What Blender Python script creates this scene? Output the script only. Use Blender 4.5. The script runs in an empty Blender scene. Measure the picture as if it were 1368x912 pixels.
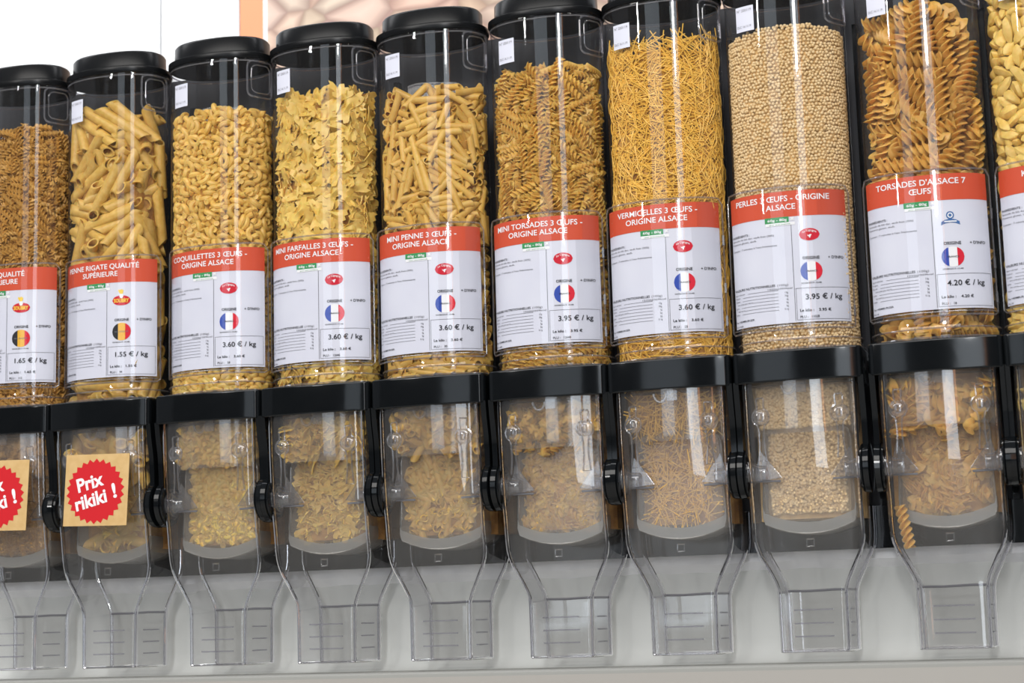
import bpy, bmesh, math, random
import numpy as np
from mathutils import Matrix, Vector
rng = np.random.default_rng(7); random.seed(7)
S = 0.14                                     # one dispenser pitch is 14 cm; all shapes below are in pitches
scene = bpy.context.scene
# ------------------------------------------------------------------ camera, world, light, exposure
cam_d = bpy.data.cameras.new('camera'); cam = bpy.data.objects.new('camera', cam_d)
scene.collection.objects.link(cam); scene.camera = cam
cam_d.sensor_width = 36; cam_d.lens = 36*2400.5/1368
CR = ((0.95028, 0.07498, 0.30223), (0.31011, -0.13986, -0.94036), (-0.02824, 0.98733, -0.15616))
m = Matrix(CR).to_4x4(); m.translation = Vector((9.0747, -13.7016, -0.8463))*S
cam.matrix_world = m
cam_d.clip_start = 0.01; cam_d.clip_end = 60
cam_d.dof.use_dof = True; cam_d.dof.focus_distance = 14.4*S; cam_d.dof.aperture_fstop = 8
w = bpy.data.worlds.new('shop'); scene.world = w; w.use_nodes = True
bg = w.node_tree.nodes['Background']; bg.inputs[0].default_value = (0.80, 0.84, 0.92, 1); bg.inputs[1].default_value = 0.30
def area(name, loc, target, sx, sy, power, col):
    d = bpy.data.lights.new(name, 'AREA'); d.shape = 'RECTANGLE'; d.size = sx*S; d.size_y = sy*S
    d.energy = power; d.color = col
    o = bpy.data.objects.new(name, d); scene.collection.objects.link(o)
    p = Vector(loc)*S; q = Vector(target)*S
    o.location = p; o.rotation_euler = (q-p).to_track_quat('-Z', 'Y').to_euler()
    return o
area('shop_window_right', (11.5, -50, 7), (6, 0, 7), 7, 29, 62, (0.84, 0.92, 1))
area('window_sunlit_pane', (11, -49.8, 17), (6, 0, 3), 2.2, 8, 60, (1, 0.99, 0.97))
area('orange_shop_sign', (16, -50, 9.5), (6, 0, 9), 1.1, 22, 5, (1, 0.45, 0.22))
area('shop_window_far', (-6, -50, 9), (5, 0, 4), 9, 20, 22, (0.8, 0.9, 1))
area('high_window_left', (-19, -50, 18), (5, 0, 3), 1.8, 6, 40, (1, 0.99, 0.97))
area('ceiling_panel', (4, -19, 15), (5, 0, 0.5), 26, 9, 88, (1, 0.97, 0.93))
area('wall_fill_light', (0, -1, 15), (0, 5, 7), 24, 3, 27, (0.97, 0.98, 1))  # added fill lamp that bleaches the back wall, not a known ceiling fitting
scene.view_settings.view_transform = 'Standard'; scene.view_settings.look = 'None'
scene.view_settings.exposure = 0.0; scene.view_settings.gamma = 1; scene.view_settings.use_curve_mapping = False
scene.cycles.transparent_max_bounces = 40; scene.cycles.max_bounces = 10; scene.cycles.transmission_bounces = 8
scene.cycles.glossy_bounces = 4; scene.cycles.diffuse_bounces = 3; scene.cycles.caustics_refractive = False
scene.cycles.sample_clamp_indirect = 6

# ------------------------------------------------------------------ materials
MAT = {}
def lin(c): return tuple(((x/255)/12.92 if x <= 10 else ((x/255+0.055)/1.055)**2.4) for x in c)+(1,)
def mat(name, col, rough=0.5, spec=0.5, coat=0, noise=None, bump=None, rnd=0, sss=0):
    M = bpy.data.materials.new(name); M.use_nodes = True; nt = M.node_tree; b = nt.nodes['Principled BSDF']
    b.inputs['Base Color'].default_value = col; b.inputs['Roughness'].default_value = rough
    b.inputs['Specular IOR Level'].default_value = spec; b.inputs['Coat Weight'].default_value = coat
    if noise or bump:
        tc = nt.nodes.new('ShaderNodeTexCoord')
    if noise:                                   # (scale, second colour)
        n = nt.nodes.new('ShaderNodeTexNoise'); n.inputs['Scale'].default_value = noise[0]; n.inputs['Detail'].default_value = 4
        nt.links.new(tc.outputs['Object'], n.inputs['Vector'])
        r = nt.nodes.new('ShaderNodeMapRange'); r.inputs[1].default_value = .35; r.inputs[2].default_value = .65
        nt.links.new(n.outputs['Fac'], r.inputs[0])
        mx = nt.nodes.new('ShaderNodeMix'); mx.data_type = 'RGBA'
        mx.inputs[6].default_value = col; mx.inputs[7].default_value = noise[1]
        nt.links.new(r.outputs[0], mx.inputs[0]); last = mx.outputs[2]
        if rnd:
            oi = nt.nodes.new('ShaderNodeObjectInfo'); hs = nt.nodes.new('ShaderNodeHueSaturation')
            r2 = nt.nodes.new('ShaderNodeMapRange'); r2.inputs[3].default_value = 1-rnd; r2.inputs[4].default_value = 1+rnd
            nt.links.new(oi.outputs['Random'], r2.inputs[0]); nt.links.new(r2.outputs[0], hs.inputs['Value'])
            nt.links.new(last, hs.inputs['Color']); last = hs.outputs[0]
        nt.links.new(last, b.inputs['Base Color'])
    if bump:
        n = nt.nodes.new('ShaderNodeTexNoise'); n.inputs['Scale'].default_value = bump[0]
        nt.links.new(tc.outputs['Object'], n.inputs['Vector'])
        bp = nt.nodes.new('ShaderNodeBump'); bp.inputs['Strength'].default_value = bump[1]; bp.inputs['Distance'].default_value = .002
        nt.links.new(n.outputs['Fac'], bp.inputs['Height']); nt.links.new(bp.outputs[0], b.inputs['Normal'])
    if sss:
        b.inputs['Subsurface Weight'].default_value = sss; b.inputs['Subsurface Radius'].default_value = (.004, .002, .0008)
        b.inputs['Subsurface Scale'].default_value = 1
    MAT[name] = M; return M
def clear(name, f0=.055, tint=(.985, .985, .985), edge=(.72, .71, .76), rough=.03, haze=0.0, hazecol=(.8, .8, .8, 1), bump=None, gloss=1.0):
    M = bpy.data.materials.new(name); M.use_nodes = True; nt = M.node_tree; nt.nodes.clear()
    N = nt.nodes.new; Lk = nt.links.new
    out = N('ShaderNodeOutputMaterial'); lw = N('ShaderNodeLayerWeight'); lw.inputs['Blend'].default_value = .5
    p5 = N('ShaderNodeMath'); p5.operation = 'POWER'; p5.inputs[1].default_value = 5
    Lk(lw.outputs['Facing'], p5.inputs[0])
    mr = N('ShaderNodeMapRange'); mr.inputs[3].default_value = f0; mr.inputs[4].default_value = .75*gloss; Lk(p5.outputs[0], mr.inputs[0])
    p2 = N('ShaderNodeMath'); p2.operation = 'POWER'; p2.inputs[1].default_value = 3; Lk(lw.outputs['Facing'], p2.inputs[0])
    cm = N('ShaderNodeMix'); cm.data_type = 'RGBA'; cm.inputs[6].default_value = tint+(1,); cm.inputs[7].default_value = edge+(1,)
    Lk(p2.outputs[0], cm.inputs[0])
    tr = N('ShaderNodeBsdfTransparent'); Lk(cm.outputs[2], tr.inputs[0])
    gl = N('ShaderNodeBsdfGlossy'); gl.inputs['Roughness'].default_value = rough
    base = tr.outputs[0]
    if haze:
        df = N('ShaderNodeBsdfDiffuse'); df.inputs[0].default_value = hazecol
        tl = N('ShaderNodeBsdfTranslucent'); tl.inputs[0].default_value = hazecol
        m0 = N('ShaderNodeMixShader'); m0.inputs[0].default_value = .5; Lk(df.outputs[0], m0.inputs[1]); Lk(tl.outputs[0], m0.inputs[2])
        m1 = N('ShaderNodeMixShader'); m1.inputs[0].default_value = haze; Lk(base, m1.inputs[1]); Lk(m0.outputs[0], m1.inputs[2]); base = m1.outputs[0]
    mx = N('ShaderNodeMixShader'); Lk(mr.outputs[0], mx.inputs[0]); Lk(base, mx.inputs[1]); Lk(gl.outputs[0], mx.inputs[2])
    if bump:
        tc = N('ShaderNodeTexCoord'); n = N('ShaderNodeTexNoise'); n.inputs['Scale'].default_value = bump[0]; n.inputs['Detail'].default_value = 1
        Lk(tc.outputs['Object'], n.inputs['Vector'])
        bp = N('ShaderNodeBump'); bp.inputs['Strength'].default_value = bump[1]; bp.inputs['Distance'].default_value = .004
        Lk(n.outputs['Fac'], bp.inputs['Height']); Lk(bp.outputs[0], gl.inputs['Normal'])
    Lk(mx.outputs[0], out.inputs[0]); MAT[name] = M; return M
mat('black_plastic', (.005, .006, .007, 1), .09, .30, bump=(30, .05))
mat('lid_plastic', (.005, .0055, .006, 1), .26, .22)
mat('dark_panel', (.035, .036, .042, 1), .6, .3)
mat('paper', (.70, .71, .80, 1), .6, .3, noise=(25, (.67, .68, .78, 1)))
mat('header_red', lin((208, 80, 50)), .55, .3)
mat('ink', (.03, .03, .035, 1), .6, .2)
mat('ink_grey', (.16, .16, .18, 1), .6, .2)
mat('print_white', (.88, .88, .90, 1), .6, .2)
mat('tag_green', lin((62, 150, 92)), .55, .2)
mat('flag_blue', lin((52, 78, 170)), .55, .2)
mat('flag_red', lin((214, 36, 56)), .55, .2)
mat('flag_black', lin((45, 45, 50)), .55, .2)
mat('flag_yellow', lin((235, 180, 60)), .55, .2)
mat('logo_red', lin((205, 30, 52)), .55, .2)
mat('logo_yellow', lin((245, 205, 70)), .55, .2)
mat('logo_blue', lin((70, 110, 165)), .55, .2)
mat('kraft_card', lin((214, 180, 126)), .7, .2, noise=(90, lin((206, 170, 114))))
mat('burst_red', lin((205, 34, 42)), .6, .2)
mat('fascia', (.63, .64, .62, 1), .8, .2, noise=(8, (.61, .62, .60, 1)))
mat('fascia_strip', (.82, .82, .83, 1), .5, .4, bump=(60, .3), noise=(30, (.70, .70, .72, 1)))
mat('ledge_top', (.36, .36, .34, 1), .7, .2)
mat('shelf_board', (.40, .38, .35, 1), .4, .4)
mat('wall_paint', (.86, .88, .92, 1), .8, .2, noise=(1.5, (.82, .87, .92, 1)))
mat('wall_far', (.30, .28, .26, 1), .8, .2, noise=(1.2, (.10, .10, .11, 1)))
mat('floor_tile', (.62, .60, .56, 1), .5, .3, noise=(3, (.56, .54, .50, 1)))
mat('poster_white', (.92, .93, .94, 1), .6, .2)
mat('poster_orange', lin((250, 168, 128)), .6, .2)
clear('clear_jar', .05, rough=.02, edge=(.55, .54, .58), haze=.018)
clear('clear_holder', .045, rough=.02, edge=(.7, .7, .74))
clear('clear_chute', .085, tint=(.992, .992, .992), rough=.04, haze=.075, hazecol=(.62, .61, .60, 1), edge=(.6, .59, .64), bump=(5, .10))
clear('clear_edge', .12, tint=(.80, .79, .84), edge=(.22, .20, .27), rough=.06, haze=.12, gloss=1.0)
def glass(name, col=(.93, .92, .95, 1), rough=.02):
    M = bpy.data.materials.new(name); M.use_nodes = True; b = M.node_tree.nodes['Principled BSDF']
    b.inputs['Base Color'].default_value = col; b.inputs['Transmission Weight'].default_value = 1; b.inputs['Roughness'].default_value = rough; b.inputs['IOR'].default_value = 1.42
    MAT[name] = M
glass('glass_edge', (.86, .85, .90, 1))
clear('clear_fitting', .12, tint=(.9, .9, .92), edge=(.4, .4, .45), rough=.08, haze=.10)
clear('clear_scuffed', .06, rough=.12, haze=.30, hazecol=(.62, .57, .50, 1))
clear('frosted', .06, tint=(.75, .75, .74), edge=(.5, .5, .5), rough=.2, haze=.38, hazecol=(.72, .72, .70, 1))
def pasta_mat(name, a, b, rough=.42):
    mat(name, lin(a), rough, .4, noise=(140, lin(b)), rnd=.10, sss=0 if name in ('pasta_thread', 'pasta_pearl', 'pasta_brown') else .4)
pasta_mat('pasta_brown', (206, 160, 84), (190, 140, 62))
pasta_mat('pasta_penne', (222, 184, 100), (208, 166, 78))
pasta_mat('pasta_elbow', (234, 194, 106), (222, 178, 86))
pasta_mat('pasta_bow', (238, 200, 108), (228, 184, 88))
pasta_mat('pasta_mini', (226, 184, 98), (214, 168, 78))
pasta_mat('pasta_twist', (226, 182, 94), (214, 166, 74))
pasta_mat('pasta_thread', (244, 198, 92), (234, 182, 74))
pasta_mat('pasta_pearl', (244, 216, 168), (236, 202, 146))
pasta_mat('pasta_torsade', (232, 184, 100), (220, 166, 80))
pasta_mat('pasta_lump', (242, 208, 122), (230, 192, 98))
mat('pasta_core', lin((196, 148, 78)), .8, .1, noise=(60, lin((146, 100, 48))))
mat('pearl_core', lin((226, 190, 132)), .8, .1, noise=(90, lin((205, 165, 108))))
def bean_poster_mat():
    M = bpy.data.materials.new('bean_print'); M.use_nodes = True; nt = M.node_tree; b = nt.nodes['Principled BSDF']
    tc = nt.nodes.new('ShaderNodeTexCoord'); mp = nt.nodes.new('ShaderNodeMapping')
    mp.inputs['Scale'].default_value = (13, 13, 21); mp.inputs['Rotation'].default_value = (0, .35, 0)
    v = nt.nodes.new('ShaderNodeTexVoronoi'); v.feature = 'DISTANCE_TO_EDGE'; v.inputs['Scale'].default_value = 1; v.inputs['Randomness'].default_value = .8
    v2 = nt.nodes.new('ShaderNodeTexVoronoi'); v2.inputs['Scale'].default_value = 1; v2.inputs['Randomness'].default_value = .8
    nt.links.new(tc.outputs['Object'], mp.inputs[0]); nt.links.new(mp.outputs[0], v.inputs['Vector']); nt.links.new(mp.outputs[0], v2.inputs['Vector'])
    cr = nt.nodes.new('ShaderNodeValToRGB'); e = cr.color_ramp.elements
    e[0].position = 0.0; e[0].color = lin((178, 148, 134)); e[1].position = .16; e[1].color = lin((232, 204, 184))
    x = e.new(.45); x.color = lin((245, 222, 202))
    nt.links.new(v.outputs['Distance'], cr.inputs[0])
    mx = nt.nodes.new('ShaderNodeMix'); mx.data_type = 'RGBA'; mx.blend_type = 'MULTIPLY'; mx.inputs[0].default_value = .12
    nt.links.new(cr.outputs[0], mx.inputs[6]); nt.links.new(v2.outputs['Color'], mx.inputs[7]); nt.links.new(mx.outputs[2], b.inputs['Base Color'])
    b.inputs['Roughness'].default_value = .7; MAT['bean_print'] = M
bean_poster_mat()

# ------------------------------------------------------------------ mesh helpers
COL = scene.collection
class MB:
    """collects geometry (in pitches) and links it as ONE mesh object"""
    def __init__(s): s.v = []; s.f = []; s.m = []
    def add(s, v, f, mi=0):
        o = len(s.v); s.v += [tuple(map(float, p)) for p in v]; s.f += [tuple(i+o for i in q) for q in f]; s.m += [mi]*len(f); return s
    def box(s, x0, x1, y0, y1, z0, z1, mi=0):
        v = [(x, y, z) for x in (x0, x1) for y in (y0, y1) for z in (z0, z1)]
        return s.add(v, [(0, 1, 3, 2), (4, 6, 7, 5), (0, 4, 5, 1), (2, 3, 7, 6), (0, 2, 6, 4), (1, 5, 7, 3)], mi)
    def tube(s, pts, r, n=6, closed=False, mi=0):
        P = [Vector(p) for p in pts]; N = len(P); V = []; F = []
        up = None
        for i, p in enumerate(P):
            a = P[i-1] if (i or closed) else P[i]; b = P[(i+1) % N] if (i < N-1 or closed) else P[i]
            t = (b-a).normalized()
            if up is None: up = Vector((0, 0, 1)) if abs(t.z) < .9 else Vector((0, 1, 0))
            sd = t.cross(up); sd = sd.normalized() if sd.length > 1e-6 else t.orthogonal().normalized()
            up = sd.cross(t).normalized()
            rr = r[i] if isinstance(r, (list, tuple)) else r
            for k in range(n):
                an = 2*math.pi*k/n; V.append(p+sd*math.cos(an)*rr+up*math.sin(an)*rr)
        for i in range(N if closed else N-1):
            j = (i+1) % N
            for k in range(n): F.append((i*n+k, i*n+(k+1) % n, j*n+(k+1) % n, j*n+k))
        if not closed: F += [tuple(range(n))[::-1], tuple((N-1)*n+k for k in range(n))]
        return s.add(V, F, mi)
    def loft(s, rings, closed=True, cap0=False, cap1=False, mi=0):
        n = len(rings[0]); V = [p for r in rings for p in r]; F = []
        for i in range(len(rings)-1):
            for k in range(n if closed else n-1):
                F.append((i*n+k, i*n+(k+1) % n, (i+1)*n+(k+1) % n, (i+1)*n+k))
        if cap0: F.append(tuple(range(n))[::-1])
        if cap1: F.append(tuple((len(rings)-1)*n+k for k in range(n)))
        return s.add(V, F, mi)
    def prism(s, poly, axis, a, b, mi=0):
        """poly of 2D points extruded along axis from a to b"""
        def P(p, t): return {'x': (t, p[0], p[1]), 'y': (p[0], t, p[1]), 'z': (p[0], p[1], t)}[axis]
        return s.loft([[P(p, a) for p in poly], [P(p, b) for p in poly]], True, True, True, mi)
    def disc(s, c, r, axis, a, b, n=24, mi=0):
        return s.prism([(c[0]+r*math.cos(2*math.pi*k/n), c[1]+r*math.sin(2*math.pi*k/n)) for k in range(n)], axis, a, b, mi)
    def mesh(s, name, mats, smooth=True, off=(0, 0, 0)):
        me = bpy.data.meshes.new(name)
        o = Vector(off); me.from_pydata([((Vector(p)-o)*S)[:] for p in s.v], [], s.f)
        for k in (mats if isinstance(mats, (list, tuple)) else [mats]): me.materials.append(MAT[k])
        if len(set(s.m)) > 1: me.polygons.foreach_set('material_index', s.m)
        if smooth:
            me.polygons.foreach_set('use_smooth', [True]*len(me.polygons))
            try: me.set_sharp_from_angle(angle=math.radians(38))
            except Exception: pass
        me.validate(); me.update(); return me
OFF = Vector((0, .12, -1.1))                    # base of a dispenser in dispenser coordinates
def obj(name, me, parent=None, loc=None):
    o = bpy.data.objects.new(name, me); COL.objects.link(o)
    if parent is not None: o.parent = parent
    if loc is not None: o.location = Vector(loc)*S
    return o
def part(name, mb, mats, parent, off=OFF, label=None, smooth=True):
    o = obj(name, mb.mesh(name, mats, smooth, off), parent)
    if label: o['label'] = label
    return o
def tag(o, label, cat, group=None, kind=None):
    if label: o['label'] = label
    if cat: o['category'] = cat
    if group: o['group'] = group
    if kind: o['kind'] = kind
    return o
def empty(name, loc, label, cat, group=None):
    o = bpy.data.objects.new(name, None); COL.objects.link(o); o.location = Vector(loc)*S; o.empty_display_size = .02
    return tag(o, label, cat, group)

# plan of the jar: a flat-fronted rounded oval
A_, B_, N_, CY = .472, .29, 2.3, .12
def sup(t, a, b, n=N_, cy=CY):
    c, s_ = math.cos(t), math.sin(t)
    return (math.copysign(abs(c)**(2/n), c)*a, cy+math.copysign(abs(s_)**(2/n), s_)*b)
def ring(a, b, z, n=64, k=N_, cy=CY):
    # even arc spacing
    T = [2*math.pi*i/720 for i in range(721)]; P = [sup(t, a, b, k, cy) for t in T]
    L = [0]
    for i in range(720): L.append(L[-1]+math.dist(P[i], P[i+1]))
    out = []; j = 0
    for i in range(n):
        d = L[-1]*i/n
        while L[j+1] < d: j += 1
        f = (d-L[j])/(L[j+1]-L[j]+1e-12)
        out.append((P[j][0]*(1-f)+P[j+1][0]*f, P[j][1]*(1-f)+P[j+1][1]*f, z))
    return out
# arc-length table of the front, s=0 at the front centre, positive to the right
_T = np.linspace(-math.pi/2, math.pi/2+.9, 1600); _P = np.array([sup(t, A_, B_) for t in _T])
_s = np.concatenate([[0], np.cumsum(np.hypot(*np.diff(_P, axis=0).T))])
_tx = np.gradient(_P[:, 0], _s+np.arange(len(_s))*1e-12); _ty = np.gradient(_P[:, 1], _s+np.arange(len(_s))*1e-12)
def surf(s, z, off=0):
    a = abs(s); x = np.interp(a, _s, _P[:, 0]); y = np.interp(a, _s, _P[:, 1])
    tx = np.interp(a, _s, _tx); ty = np.interp(a, _s, _ty); l = math.hypot(tx, ty) or 1; tx /= l; ty /= l
    nx, ny = ty, -tx
    if a < .02: nx, ny = 0, -1
    return (math.copysign(1, s)*(x+nx*off), y+ny*off, z)
def wrap_rect(mb, s0, s1, z0, z1, off, mi=0, n=None):
    n = n or max(1, int(abs(s1-s0)/.035)); V = []; F = []
    for i in range(n+1):
        s = s0+(s1-s0)*i/n; V += [surf(s, z0, off), surf(s, z1, off)]
        if i: F.append((2*i-2, 2*i, 2*i+1, 2*i-1))
    mb.add(V, F, mi)
def wrap_disc(mb, sc, zc, rs, rz, off, mi=0, x0=-1, x1=1, n=10):
    V = []; F = []
    for i in range(n+1):
        t = x0+(x1-x0)*i/n; h = math.sqrt(max(0, 1-t*t))*rz
        V += [surf(sc+t*rs, zc-h, off), surf(sc+t*rs, zc+h, off)]
        if i: F.append((2*i-2, 2*i, 2*i+1, 2*i-1))
    mb.add(V, F, mi)
_tc = {}
def text2d(txt, bold=0.0, res=2):
    k = (txt, bold, res)
    if k not in _tc:
        cu = bpy.data.curves.new('t', 'FONT'); cu.body = txt; cu.offset = bold; cu.resolution_u = res; cu.fill_mode = 'FRONT'
        ob = bpy.data.objects.new('t', cu); COL.objects.link(ob)
        bpy.context.view_layer.update()
        me = bpy.data.meshes.new_from_object(ob.evaluated_get(bpy.context.evaluated_depsgraph_get()))
        V = np.array([v.co[:2] for v in me.vertices]); F = [tuple(p.vertices) for p in me.polygons]
        bpy.data.objects.remove(ob); bpy.data.curves.remove(cu); bpy.data.meshes.remove(me)
        V[:, 0] -= V[:, 0].min() if len(V) else 0
        _tc[k] = (V, F)
    return _tc[k]
CAP = .73
def wrap_text(mb, txt, s, z, h, off, mi=0, bold=0, width=None, align='L', xs=1.0, res=2):
    """text with cap height h on the jar surface, baseline z, starting at arc s"""
    V, F = text2d(txt, bold, res); k = h/CAP; wd = V[:, 0].max()*k*xs
    kx = k*xs if width is None else width/V[:, 0].max(); wd = V[:, 0].max()*kx
    if align == 'C': s -= wd/2
    if align == 'R': s -= wd
    mb.add([surf(s+p[0]*kx, z+p[1]*k, off) for p in V], F, mi)

# ------------------------------------------------------------------ setting
def struct(name, mb, mats): o = obj(name, mb.mesh(name, mats)); o['kind'] = 'structure'; return o
struct('wall_back', MB().box(-40, 50, 4.5, 4.8, -8, 26), 'wall_paint')
struct('wall_front', MB().box(-40, 50, -56.3, -56, -8, 26), 'wall_far')
struct('floor', MB().box(-40, 50, -56, 4.5, -8.2, -8), 'floor_tile')
cab = empty('display_counter', (4.5, .6, -8), 'pale grey counter with a ledge running under all the spouts', 'counter')
co = Vector((4.5, .6, -8))
part('cabinet_body', MB().box(-7, 17, .0, 4.2, -8, -1.42), 'shelf_board', cab, co)
# back board with a coved foot that runs out into the ledge
prof = [(.72, -.34), (.72, -1.0)]+[(.72-.16*(1-math.cos(a)), -1.0-.19*math.sin(a)) for a in np.linspace(.2, math.pi/2, 6)]+[(.50, -1.19), (.50, -1.42), (.95, -1.42), (.95, -.34)]
part('back_board', MB().prism(prof, 'x', -7, 17), 'fascia', cab, co)
part('ledge', MB().prism([(.50, -1.19), (-.285, -1.19), (-.30, -1.20), (-.30, -1.42), (.50, -1.42)], 'x', -7, 17), 'ledge_top', cab, co)
part('front_edge', MB().box(-7, 17, -.315, -.300, -1.42, -1.225), 'shelf_board', cab, co)
zz = MB(); n = 200; r0 = []; r1 = []; r2 = []
for i in range(n+1):
    x = -7+24*i/n; j = .012*math.sin(i*1.7)+.010*math.sin(i*.61+1)
    r0.append((x, .66+j*.5, -.30)); r1.append((x, .655+j, -.40+j*.4)); r2.append((x, .72, -.465+j*.5))
zz.loft([r0, r1, r2], closed=False)
part('upper_lip', zz, 'fascia_strip', cab, co)
rack = empty('dispenser_rack', (4.5, .6, -.33), 'black upright rack panel that carries the row of dispensers', 'rack')
ro = Vector((4.5, .6, -.33))
part('back_panel', MB().box(-.6, 10.6, .60, .64, .0, 4.20), 'dark_panel', rack, ro)
part('bottom_rail', MB().box(-.6, 10.6, .56, .655, -.33, .0), 'black_plastic', rack, ro)
for i in range(-1, 10):
    ps = MB(); ps.box(i+.475, i+.525, .53, .60, -.0, 3.9)
    part('upright_rib', ps, 'black_plastic', rack, ro)
pb = empty('bean_poster', (3.7, 4.49, 2.2), 'faded poster of pale beans with a peach stripe down its left edge', 'poster'); po = Vector((3.7, 4.49, 2.2))
K = 1.028
part('bean_picture', MB().box(.37, 7.0, 4.475, 4.49, 2.2, 12), 'bean_print', pb, po)
part('orange_stripe', MB().box(.02, .315, 4.475, 4.49, 2.2, 12), 'poster_orange', pb, po, label='plain peach orange stripe')
part('white_margin', MB().box(.315, .37, 4.475, 4.49, 2.2, 12), 'poster_white', pb, po, label='narrow white margin')
pw = empty('white_panel', (-4, 4.47, 2.2), 'large plain white panel on the wall left of the bean poster', 'panel'); pwo = Vector((-4, 4.47, 2.2))
part('sheet', MB().box(-8.0, -1.02, 4.46, 4.49, 2.2, 12), 'poster_white', pw, pwo)
part('sheet', MB().box(-1.0, .01, 4.465, 4.49, 2.2, 12), 'poster_white', pw, pwo)

# ------------------------------------------------------------------ one dispenser (built once, then copied)
def build_dispenser():
    root = empty('pasta_dispenser', (0, OFF.y, OFF.z), '', 'dispenser')
    # jar
    j = MB()
    zs = [(1.02, .975), (1.155, .975), (1.165, 1.03), (1.195, 1.03), (1.21, 1.0), (1.24, 1.015), (1.26, 1.0), (1.31, 1.0), (3.98, 1.0), (4.02, 1.012), (4.10, 1.012)]
    j.loft([ring(A_*k, B_+A_*(k-1), z, 72) for z, k in zs])
    part('jar', j, 'clear_jar', root)
    for z, k, r in ((1.178, 1.035, .009), (1.25, 1.018, .007), (4.06, 1.015, .007)):
        b = MB(); b.tube(ring(A_*k, B_+A_*(k-1), z, 56), r, 6, True)
        part('neck_ring', b, 'clear_edge', root)
    g = MB()
    for ins, rr in ((0, .009), (.035, .006)):
        s0, s1, z0, z1 = .36+ins, .62-ins, 3.74+ins, 4.06-ins; c = .05
        pts = []
        for cx, cz, a0 in ((s1-c, z0+c, -90), (s1-c, z1-c, 0), (s0+c, z1-c, 90), (s0+c, z0+c, 180)):
            for a in range(4):
                t = math.radians(a0+a*30); pts.append(surf(cx+c*math.cos(t), cz+c*math.sin(t), .006))
        g.tube(pts, rr, 6, True)
    gr = part('grip_recess', g, 'clear_edge', root, label='rounded clear finger grip outline')
    # lid
    l = MB(); lz = [(4.085, .99), (4.085, 1.035), (4.10, 1.05), (4.135, 1.045), (4.145, 1.01), (4.15, .945), (4.165, .935), (4.275, .93), (4.295, .90), (4.30, .80)]
    l.loft([ring(A_*k, B_+A_*(k-1), z, 72) for z, k in lz], True, True, True)
    part('lid', l, 'lid_plastic', root)
    # collar: box-like black band with slightly bowed front
    def cring(z, g=0):
        P = []; hw = .487+g; yf = -.215-g; yb = .44+g; c = .045
        P += [(-hw, yb, z), (-hw, .1, z), (-hw, yf+c+.03, z)]
        for a in range(0, 5):
            t = math.radians(180+a*22.5); P.append((-hw+c+c*math.cos(t), yf+c+.02+c*math.sin(t)*1.1, z))
        for i in range(1, 10):
            x = -hw+c+(2*hw-2*c)*i/10; P.append((x, yf+.016-.025*(1-(x/hw)**2)*1.0, z))
        for a in range(0, 5):
            t = math.radians(270+a*22.5); P.append((hw-c+c*math.cos(t), yf+c+.02+c*math.sin(t)*1.1, z))
        P += [(hw, yf+c+.03, z), (hw, .1, z), (hw, yb, z)]
        return P
    c = MB(); c.loft([cring(1.16, -.035), cring(1.165, -.003), cring(1.162, .001), cring(1.157, .004), cring(1.150, .0045), cring(.940, .0045), cring(.932, .004), cring(.925, -.002), cring(.925, -.04)], True, True, True)
    part('collar', c, 'black_plastic', root)
    br = MB().box(-.3, .3, .42, .60, .95, 1.12)
    part('rear_bracket', br, 'black_plastic', root)
    # side arms with pivot discs
    for sx in (-1, 1):
        yz = [(-.19, .94), (-.165, .80), (-.13, .66), (-.115, .52), (-.11, .40), (-.10, .2), (.12, .2), (.13, .42), (.15, .60), (.20, .80), (.28, .94)]
        a = MB().prism([(y, z) for y, z in yz], 'x', sx*.452, sx*.494)
        arm = part('arm', a, 'black_plastic', root)
        d = MB(); cyz = (-.01, .255)
        rings = []
        for x, r in ((.425, .150), (.428, .176), (.440, .184), (.446, .176), (.452, .190), (.492, .194), (.497, .185), (.497, .12)):
            rings.append([(sx*x, cyz[0]+r*math.cos(2*math.pi*k/36), cyz[1]+r*math.sin(2*math.pi*k/36)) for k in range(36)])
        d.loft(rings, True, True, True)
        part('pivot_disc', d, 'black_plastic', root)
        q = MB()
        for x, r in ((.418, .125), (.405, .10), (.39, .075)):
            q.tube([(sx*x, cyz[0]+r*math.cos(2*math.pi*k/24), cyz[1]+r*math.sin(2*math.pi*k/24)) for k in range(24)], .010, 6, True)
        q.loft([[(sx*x, cyz[0]+r*math.cos(2*math.pi*k/20), cyz[1]+r*math.sin(2*math.pi*k/20)) for k in range(20)] for x, r in ((.42, .11), (.36, .06), (.30, .055))], True, False, True)
        part('pivot_boss', q, 'clear_fitting', root, label='clear ringed boss')
    # chute : U section clear cover narrowing to the spout
    prof = [(.93, .430, -.175, .05), (.60, .430, -.16, .05), (.30, .428, -.14, .045), (.12, .426, -.12, .04), (0, .424, -.10, .035), (-.10, .424, -.085, .03), (-.18, .425, -.07, .025), (-.25, .423, -.055, .02),
            (-.31, .412, -.045, .018), (-.37, .392, -.035, .015), (-.44, .355, -.025, .012), (-.52, .315, -.012, .010), (-.58, .287, -.004, .006), (-.63, .270, 0, .003), (-.68, .266, 0, 0), (-.85, .264, 0, 0), (-1.10, .262, 0, 0)]
    YB = .50
    def sec(z, hw, yf, bow):
        c = .05 if z < -.5 else .09
        P = [(-hw, YB, z), (-hw, .3, z), (-hw, yf+c, z)]
        for a in (25, 50, 75): t = math.radians(180+a); P.append((-hw+c+c*math.cos(t), yf+c+c*math.sin(t), z))
        for i in range(0, 13):
            x = -hw+c+(2*hw-2*c)*i/12; P.append((x, yf-bow*(1-(x/(hw-c))**2), z))
        for a in (15, 40, 65): t = math.radians(270+a); P.append((hw-c+c*math.cos(t), yf+c+c*math.sin(t), z))
        P += [(hw, yf+c, z), (hw, .3, z), (hw, YB, z)]
        return P
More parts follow.
